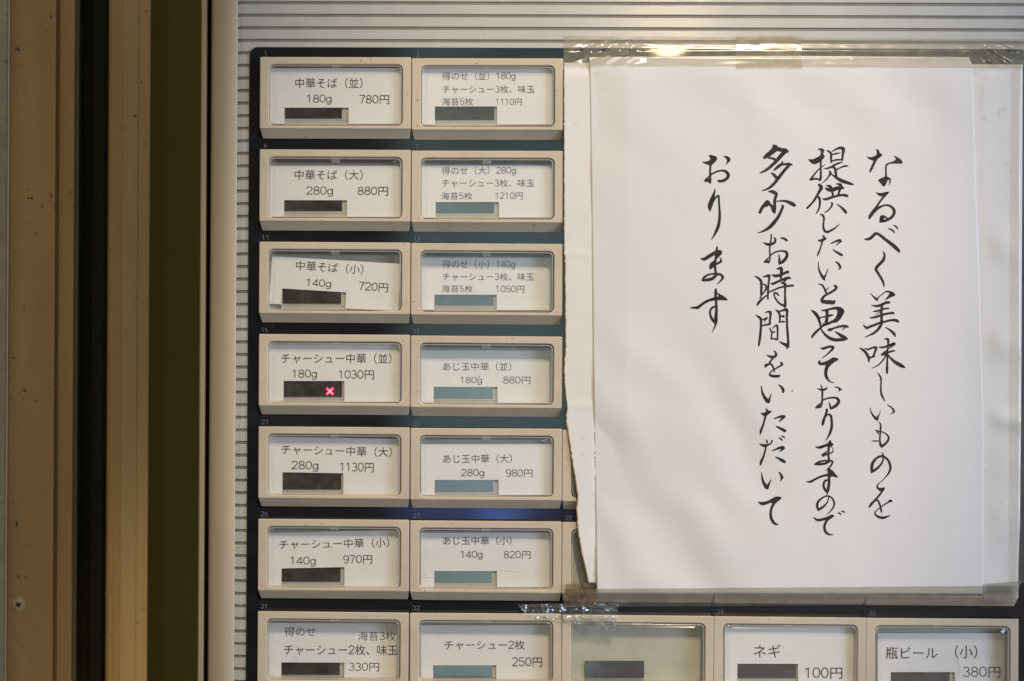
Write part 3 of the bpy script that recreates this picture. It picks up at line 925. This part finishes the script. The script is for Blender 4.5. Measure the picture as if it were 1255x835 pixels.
blk(980, 290, """
428,165,4 455,188,9 495,212,13 530,232,15 548,242,8
240,325,3 242,380,6 252,435,10 275,485,13 300,525,16 318,553,9
312,535,14 335,490,8 355,440,5 370,405,2
458,322,5 490,342,11 515,375,13 520,400,11 498,425,3
240,608,4 285,618,9 310,650,10 330,695,11 345,728,8
340,690,4 355,670,5 378,652,3
440,625,6 465,638,14 468,660,15 440,690,13 390,720,12 340,745,12 300,780,14 285,810,14
""")
blk(980, 350, """
290,165,14 290,200,20 340,212,22 400,215,24 435,215,22 450,195,8
150,318,5 185,340,15 220,380,18 245,425,16 260,480,12 272,520,11
350,320,18 352,370,17 350,430,18 340,475,18
262,412,6 310,402,8 360,390,14 400,382,12 430,378,5
420,465,14 360,490,14 300,515,12 250,560,12 200,605,13 165,650,12 155,675,4
270,550,5 300,595,10 340,640,14 390,675,17 450,695,18 520,695,18 580,688,16 612,680,6
455,588,4 490,612,12 530,640,18 575,665,20 605,678,10
370,568,12 395,565,18 430,550,10 490,530,12 560,518,14 605,525,14 625,535,5
575,540,8 545,572,2
""", """
270,318 330,302 400,285 460,270 510,270 550,290 578,322 560,370 530,420 490,465 450,480 415,475 370,495 310,515 300,510 290,480 320,485 370,468 400,455 430,440 460,415 478,370 485,330 475,310 440,308 390,315 320,332 290,330
""")
blk(980, 410, """
270,172,4 305,180,14 350,165,13 400,155,14 430,165,14 420,190,13 380,230,9 335,270,6 292,300,3
""", """
265,322 235,345 238,380 270,397 310,392 335,390 318,440 312,500 325,550 360,595 405,618 448,625 445,620 400,600 370,565 355,510 358,460 375,420 410,380 450,352 490,330 498,315 480,300 430,293 405,305 380,325 330,345 285,360 262,350 268,328
""")
blk(980, 470, """
272,20,4 283,50,7 290,100,10 292,160,10 290,220,9 285,270,9 268,305,9
285,225,8 330,200,8 390,185,9 450,182,11 490,200,15 500,235,17 475,275,17 430,308,15 395,328,5
378,240,3 388,280,9 400,318,12
345,330,10 350,350,13 335,400,13 315,450,14 298,510,16 295,535,8
335,425,6 360,400,7 385,400,12 405,430,13 412,500,13 410,560,15 395,620,14 370,675,9 330,740,2
""", """
215,55 255,68 300,70 335,60 350,42 352,40 358,65 345,80 310,97 275,95 245,82
195,320 215,285 255,255 300,215 300,232 265,262 275,270 290,255 282,295 262,315 215,322
432,45 470,38 515,52 545,78 525,90 488,105 505,82 495,65 460,52
""")
blk(980, 530, """
375,150,16 372,210,13 368,270,12 372,320,12 382,370,14
385,365,12 330,362,9 270,372,10 220,395,12 195,412,8
200,412,8 250,408,12 310,402,14 360,385,12 395,365,10 420,372,10 415,400,10 390,440,8 330,490,2
92,630,4 140,632,12 190,605,11 250,575,11 310,555,12 360,545,14
378,480,18 378,540,16 378,620,14 372,690,16 362,745,15 350,800,3
370,612,8 335,615,12 310,650,12 308,690,12 325,730,14 355,768,10
""", """
195,178 240,182 300,160 360,140 385,98 398,100 410,130 438,150 415,180 385,195 370,175 330,185 290,205 250,212 215,200
278,280 310,262 350,235 360,245 330,268 380,262 425,245 420,200 400,190 425,190 438,255 400,275 340,295 298,315 285,305
360,480 385,465 415,480 450,520 498,575 480,580 430,565 390,570 358,560
""")
blk(980, 590, """
372,190,5 370,225,6 350,275,8 310,320,11 265,352,13 240,370,8
240,365,12 225,310,14 235,265,13 280,220,9 330,192,8 375,190,8 415,215,9 440,260,10 443,300,10 420,350,8 380,398,5 345,425,2
495,400,6 515,412,8 530,425,6
540,382,6 558,388,9 575,396,6
182,460,4 215,490,12 260,495,15 320,480,15 370,462,15 410,442,14 435,445,8
410,455,14 360,490,14 330,535,13 318,590,14 330,640,14 360,672,12 400,684,7 438,684,2
""")
# column 3
blk(910, 170, """
400,90,14 420,120,34 370,175,28 310,220,24 280,245,14
440,130,26 500,145,22 550,155,26 575,165,14
550,165,20 500,210,22 450,270,20 400,320,18 340,375,16 280,415,12 222,440,5
335,245,10 380,252,11 415,265,14
515,295,8 500,325,14 455,360,17 405,402,8
490,335,10 540,328,12 600,325,14 632,335,9
600,340,14 555,385,16 510,440,17 460,505,18 410,570,16 350,625,13 290,655,8 258,662,5
368,440,6 400,460,14 430,495,17 440,510,10
""")
blk(910, 230, """
340,50,8 380,52,18 425,75,20 432,100,16 415,150,16 412,210,17 412,270,18 415,325,8
345,200,10 320,180,18 290,210,17 250,260,17 225,315,16 225,328,8
300,240,10 340,215,12 375,240,16 395,290,18 412,320,12
435,175,5 500,170,9 560,175,14 620,200,20 660,222,20 678,225,10
505,228,8 518,245,14 490,310,15 455,380,17 410,440,20 350,505,19 280,550,12 195,582,3
""")
blk(910, 280, """
368,78,7 368,130,8 355,210,8 348,280,8 352,350,8 348,410,9 335,440,8
350,350,8 400,315,8 460,292,8 520,290,10 560,305,14 572,340,16 550,390,17 510,430,16 465,460,5
465,335,4 472,380,9 475,420,14 470,455,8
492,122,6 530,130,12 560,148,13 575,160,6
""", """
255,170 300,185 350,188 395,178 410,150 400,105 425,120 438,150 425,190 385,215 340,228 300,215
262,438 290,405 330,370 370,340 365,355 330,390 318,410 335,410 350,395 350,440 330,445
""")
blk(910, 330, """
160,88,4 205,115,12 238,155,15 243,220,14 240,290,13 238,330,9
255,190,5 290,200,9 305,230,11 290,275,9 255,320,7 225,370,8
320,330,8 260,375,10 210,425,14 190,460,8
265,100,6 300,90,11 335,85,18 345,100,13 335,180,11 328,270,11 326,380,9
445,-2,8 490,-15,16 500,10,18 495,60,14 492,120,10
380,72,6 420,85,16 480,78,16 530,55,14 580,35,15 590,45,8
365,182,6 395,185,14 450,160,13 520,130,13 580,112,15 612,115,10
560,135,9 520,165,8 490,175,5
490,175,5 525,178,13 545,195,16
340,293,8 400,268,9 470,238,9 540,222,11 600,213,11 640,210,12 655,212,6
548,190,14 546,260,11 545,340,11 548,420,14 545,480,12 538,492,5
545,465,17 510,458,12 465,430,10 430,385,9 405,335,8 410,305,10 440,310,10 465,338,6
425,522,5 455,540,12 475,580,11 480,640,10 470,685,5
470,545,7 520,525,12 560,520,18 575,540,14
""")
blk(910, 380, """
175,68,4 210,90,12 235,120,14 236,200,12 230,300,13 218,400,13 210,455,9
290,35,5 325,22,9 355,30,16 360,60,13 352,130,11 350,180,12
240,130,7 290,112,9 318,100,7
310,110,7 280,150,4
240,205,7 290,192,9 345,182,10
572,20,15 568,100,12 572,200,12 578,300,13 585,400,13 582,460,18 570,490,8
575,455,22 530,435,14 490,415,8 472,402,3
490,75,7 525,82,14
480,150,8 535,150,9
345,232,4 368,265,9 375,310,8 368,370,8
385,235,4 430,195,8 448,215,11 450,290,9 448,380,9
375,290,6 412,280,9
368,368,7 410,370,8 445,378,9
405,525,6 425,545,9 430,580,14 400,600,14 350,595,12 315,575,3
400,600,12 375,635,10 345,675,10
345,685,10 375,700,10 395,740,9 408,795,5
""", """
280,735 285,690 320,685 360,680 345,705 310,725 290,740
""")
blk(910, 440, """
490,45,8 510,65,13 490,85,10 440,115,8 400,135,7 365,165,6 348,195,10 370,215,14 420,222,15 465,218,14 478,208,6
242,345,4 248,400,8 262,450,13 290,500,17 320,540,20 335,558,10
335,540,18 350,500,9 370,445,3
465,332,5 495,355,11 520,390,15 522,420,12 515,432,5
630,410,4 644,408,5
""")
blk(910, 500, """
298,95,12 282,160,10 262,225,11 238,290,13 228,335,6
408,138,5 450,122,9 500,108,14 538,110,13
530,118,14 500,145,11 472,175,5
432,235,5 470,255,11 510,275,15 545,295,15 555,298,7
312,415,8 316,445,9
300,490,11 290,550,9 270,620,11 240,690,14 228,730,8
470,380,6 490,395,8 512,414,6
505,358,6 522,368,8 538,380,6
388,546,5 430,530,9 480,510,14 520,508,17 530,520,10
522,520,14 500,540,9 475,555,4
425,628,5 465,648,11 505,670,18 540,690,15 550,698,6
""", """
285,5 315,12 335,35 378,42 365,60 330,85 305,105 290,110 260,95 228,65 265,65 300,50 305,25
210,452 250,462 300,465 345,455 368,440 365,412 382,408 390,435 375,455 340,480 300,502 265,500 235,480
""")
blk(910, 570, """
245,100,4 252,160,9 265,210,13 285,250,17 305,280,20 322,303,10
318,285,18 340,240,11 365,190,4
""", """
452,82 485,95 515,130 527,160 510,185 470,217 488,185 490,155 475,115
190,462 230,475 290,470 340,450 400,415 430,402 475,402 505,420 490,440 440,475 410,510 385,560 375,620 385,680 415,730 445,752 468,758 440,772 405,765 370,730 345,670 345,600 360,540 385,480 340,490 300,510 260,517 225,505
""")
# column 4
blk(840, 180, """
325,220,12 318,300,10 318,370,11 322,440,10 316,470,5
330,352,8 390,322,9 450,305,9 510,312,14 545,345,17 550,375,17 520,415,16 470,438,15 430,438,14 418,428,6
""", """
210,190 255,192 310,175 322,150 312,128 290,115 325,103 355,112 385,118 412,145 395,180 360,215 330,240 290,232 240,210
235,442 255,410 300,372 345,340 345,355 320,385 300,392 298,405 312,408 330,380 332,440 316,472 295,452 255,448
480,122 525,115 565,135 582,168 560,195 508,242 530,200 535,170 518,145
""")
blk(840, 225, """
382,70,4 370,120,11 350,180,20 330,240,26 315,300,24 318,350,6
355,240,8 380,190,9 415,158,10 430,165,9
428,160,10 430,220,10 435,300,11 440,380,13 435,470,16 420,550,17 395,610,15 370,660,9 335,715,3
""")
blk(840, 290, """
398,240,14 385,300,12 380,370,14 385,440,12 395,470,12
400,478,14 340,478,9 280,495,11 235,530,13 220,562,10
222,562,9 280,555,16 340,540,18 380,510,16 405,485,14 450,485,13 480,520,14 465,550,11 435,585,6 405,605,2
""", """
185,275 230,275 280,240 340,205 385,180 395,130 408,122 418,135 415,172 450,172 475,195 465,225 430,260 395,285 380,235 340,255 290,290 245,312 215,300
305,370 325,335 370,305 410,270 400,300 365,340 400,335 440,315 448,290 435,265 450,265 478,320 445,345 400,365 355,395 320,425 308,410
""")
blk(840, 335, """
60,442,3 110,440,11 160,437,17 210,400,14 270,360,14 330,338,15 390,325,20 450,318,22 500,325,19 532,338,8
405,248,4 430,275,10 470,298,16
392,200,8 388,230,14 388,300,13 395,380,13 398,470,15 392,550,18 392,610,18 385,660,11 365,710,6 342,760,2
380,425,9 345,440,11 318,480,11 320,530,11 340,580,14 375,625,14
""")


def catmull(p, n_=5):
    out = []
    q = [p[0]] + list(p) + [p[-1]]
    for i in range(1, len(q) - 2):
        a, b, c, d = q[i - 1:i + 3]
        for s in range(n_):
            t = s / n_
            out.append(tuple(.5 * (2 * b[k] + (c[k] - a[k]) * t + (2 * a[k] - 5 * b[k] + 4 * c[k] - d[k]) * t * t + (3 * b[k] - a[k] - 3 * c[k] + d[k]) * t ** 3) for k in range(len(b))))
    out.append(tuple(p[-1]))
    return out


def chaikin(p):
    out = []
    for i in range(len(p)):
        a, b = p[i], p[(i + 1) % len(p)]
        out += [(a[0] * .8 + b[0] * .2, a[1] * .8 + b[1] * .2), (a[0] * .2 + b[0] * .8, a[1] * .2 + b[1] * .8)]
    return out


mb = MB(); lay = 0
for typ, pts in INK:
    lay += 1
    off = .16 + .0012 * lay
    ip = lambda x, y: P(x, y, f_front(x, y) + off)
    if typ == 'P':
        mb.poly([ip(x, y) for x, y in chaikin(pts)], 0)
        continue
    c = catmull(pts) if len(pts) > 2 else pts
    c = [(x, y, max(w * 1.12 + .06, .15)) for x, y, w in c]
    lo, hi = [], []
    for i, (x, y, w) in enumerate(c):
        x0, y0, _ = c[max(i - 1, 0)]; x1, y1, _ = c[min(i + 1, len(c) - 1)]
        dx, dy = x1 - x0, y1 - y0; l = math.hypot(dx, dy) or 1
        nx, ny = -dy / l, dx / l
        w2 = w * (1 + .06 * nse(x * 1.3, y * 1.3, 5))
        lo.append((x + nx * w2, y + ny * w2)); hi.append((x - nx * w2, y - ny * w2))
    a = [mb.vert(ip(*q)) for q in lo]; b = [mb.vert(ip(*q)) for q in hi]
    for i in range(len(a) - 1):
        mb.face((a[i], a[i + 1], b[i + 1], b[i]), 0)
    for end, nb in ((c[0], c[1]), (c[-1], c[-2])):
        x, y, w = end
        if w > .35:                                     # rounded brush end
            an = math.atan2(y - nb[1], x - nb[0])
            fan = [ip(x + w * math.cos(an + R(q)), y + w * math.sin(an + R(q))) for q in range(-90, 91, 30)]
            mb.poly(fan, 0)
mb.build('lettering', M['ink'], notice)


# ================================================================== TAPES
def patch(name, mats, corners, nx, ny, ff, label, cat='tape', group=None, edge_j=0.0, seed=1, thick=.12):
    """strip of tape: corners TL, TR, BR, BL in photo px; ff(px, py, u, v) gives the height"""
    mb = MB(); (ax, ay), (bx_, by_), (cx, cy), (dx, dy) = corners
    ids = []
    for j in range(ny + 1):
        v = j / ny; row = []
        for i in range(nx + 1):
            u = i / nx
            px = (ax * (1 - u) + bx_ * u) * (1 - v) + (dx * (1 - u) + cx * u) * v
            py = (ay * (1 - u) + by_ * u) * (1 - v) + (dy * (1 - u) + cy * u) * v
            if edge_j:
                if i in (0, nx): px += edge_j * (((j % 2) - .5) * 1.2 + nse(py * .9, seed))
                if j in (0, ny): py += edge_j * .6 * nse(px * .35, seed + 3)
            row.append(mb.vert(P(px, py, ff(px, py, u, v))))
        ids.append(row)
    for j in range(ny):
        for i in range(nx):
            mb.face((ids[j][i], ids[j + 1][i], ids[j + 1][i + 1], ids[j][i + 1]))
    o = mb.build(name, mats, smooth=True)
    tag(o, label, cat, group)
    return o


def ss(a, b, x):
    t = max(0, min(1, (x - a) / (b - a))); return t * t * (3 - 2 * t)


def top_f(px, py, u, v):
    base = .6 + (f_front(px, 88) + .5 - .6) * ss(57, 80, py) if py < 88 else f_front(px, py) + .5
    base = max(base, 3.1 if py > 57 else .5)
    fo = f_old(px, max(py, 78)) if py > 76 else 0
    base = max(base, fo + .4)
    if px > 722 and px < 1192 and py > 69: base = max(base, f_front(px, max(py, 69)) + .35)
    wr = max(0, 1 - abs(px - 748) / 62) + max(0, 1 - abs(px - 1222) / 50)
    base += min(wr, 1) * ss(48, 58, py) * (1 - .6 * ss(72, 84, py)) * (2.6 * math.sin((px * .55 + py * (1.0 if px < 900 else -1.0)) / 2.6 + 2 * nse(px / 22, py / 22, 2)) + .9 * nse(px / 5, py / 5, 9) + .9)
    base += .35 * nse(px / 16, py / 9, 4)
    return base


patch('clear_tape', M['tape'], [(690.5, 44), (1256, 48), (1256, 84), (691, 80)], 220, 16, top_f, 'long wrinkled clear tape along the top edge of the papers', group='clear tape holding the papers', edge_j=.7, seed=2)
patch('clear_tape', M['tape'], [(902, 44), (982, 45), (983, 84), (903, 84)], 24, 14, lambda px, py, u, v: top_f(px, py, u, v) + .5, 'short clear tape patch across the middle of the top edge', group='clear tape holding the papers', edge_j=.5, seed=4)
patch('clear_tape', M['tape'], [(931, 42.5), (976, 43), (976.5, 62), (931, 62)], 14, 8, lambda px, py, u, v: top_f(px, py, u, v) + .9, 'small square of clear tape on the short top patch', group='clear tape holding the papers', edge_j=.5, seed=9)


def right_f(px, py, u, v):
    b = f_old(min(px, 1252), py) + .5 + .25 * nse(px / 6, py / 14, 3)
    return b - 9 * ss(1250, 1256, px) if px > 1250 else b


patch('clear_tape', M['sidetape'], [(1239, 84), (1258, 84), (1255, 715), (1236, 716)], 10, 120, right_f, 'upright clear tape down the right edge of the old paper', group='clear tape holding the papers', seed=6)


def bot_f(px, py, u, v):
    b = max(f_front(px, 726) if 729 < px < 1207 else f_old(px, 716), FRONT + .4) + .5
    t = ss(727, 737, py)
    b = b * (1 - t) + (FRONT + 1.0) * t
    b += .5 * nse(px / 30, py / 8, 7)
    b -= 7.5 * ss(738, 745, py)
    return max(b, 3.4)


patch('clear_tape', M['film'], [(700, 722), (1243, 718), (1241, 741), (698, 744)], 160, 14, bot_f, 'dusty clear tape along the bottom edge of the papers', group='clear tape holding the papers', edge_j=.4, seed=8)
patch('clear_tape', M['film'], [(1205, 716), (1252, 712), (1243, 739), (1206, 742)], 30, 16, lambda px, py, u, v: bot_f(px, py, u, v) + .5 + 1.2 * max(0, math.sin(u * 9 + v * 4)) * v, 'curled film at the bottom right corner of the papers', group='clear tape holding the papers', seed=11)
patch('browned_tape', M['browntape'], [(693, 716), (729, 714), (731, 742), (690, 743)], 24, 18, lambda px, py, u, v: max(bot_f(px, py, u, v), f_old(px, 716) + .3) + .6 + .5 * nse(px / 4, py / 4, 1), 'brown dirty tape remnant at the bottom left corner of the papers', edge_j=.8, seed=13)


def crinkle(px, py, u, v):
    over = ss(748, 757, py)                               # from the board down onto the buttons
    b = 3.6 + (FRONT + .6 - 3.6) * over
    if py < 744: b = FRONT + 1
    amp = 4.2 * (1 - .65 * over) * (1 - .75 * ss(690, 740, px))
    b += amp * (abs(math.sin((px * .8 - py * .75) / 6.2 + 1.6 * nse(px / 14, py / 14, 5))) + .6 * nse(px / 4.5, py / 4.5, 2))
    return b + .3


patch('torn_tape', M['shinytape'], [(634, 741), (758, 739), (754, 770), (650, 758)], 90, 34, crinkle, 'crinkled torn clear tape between the buttons below the papers', edge_j=1.3, seed=15)
patch('torn_tape', M['shinytape'], [(698, 759), (755, 761), (754, 774), (704, 768)], 44, 14, lambda px, py, u, v: FRONT + .7 + .8 * abs(nse(px / 3.2, py / 2.6, 3)) + .4 * math.sin(px / 2.1 + py), 'shiny shred of clear tape on the window of the empty button', edge_j=1.0, seed=17)
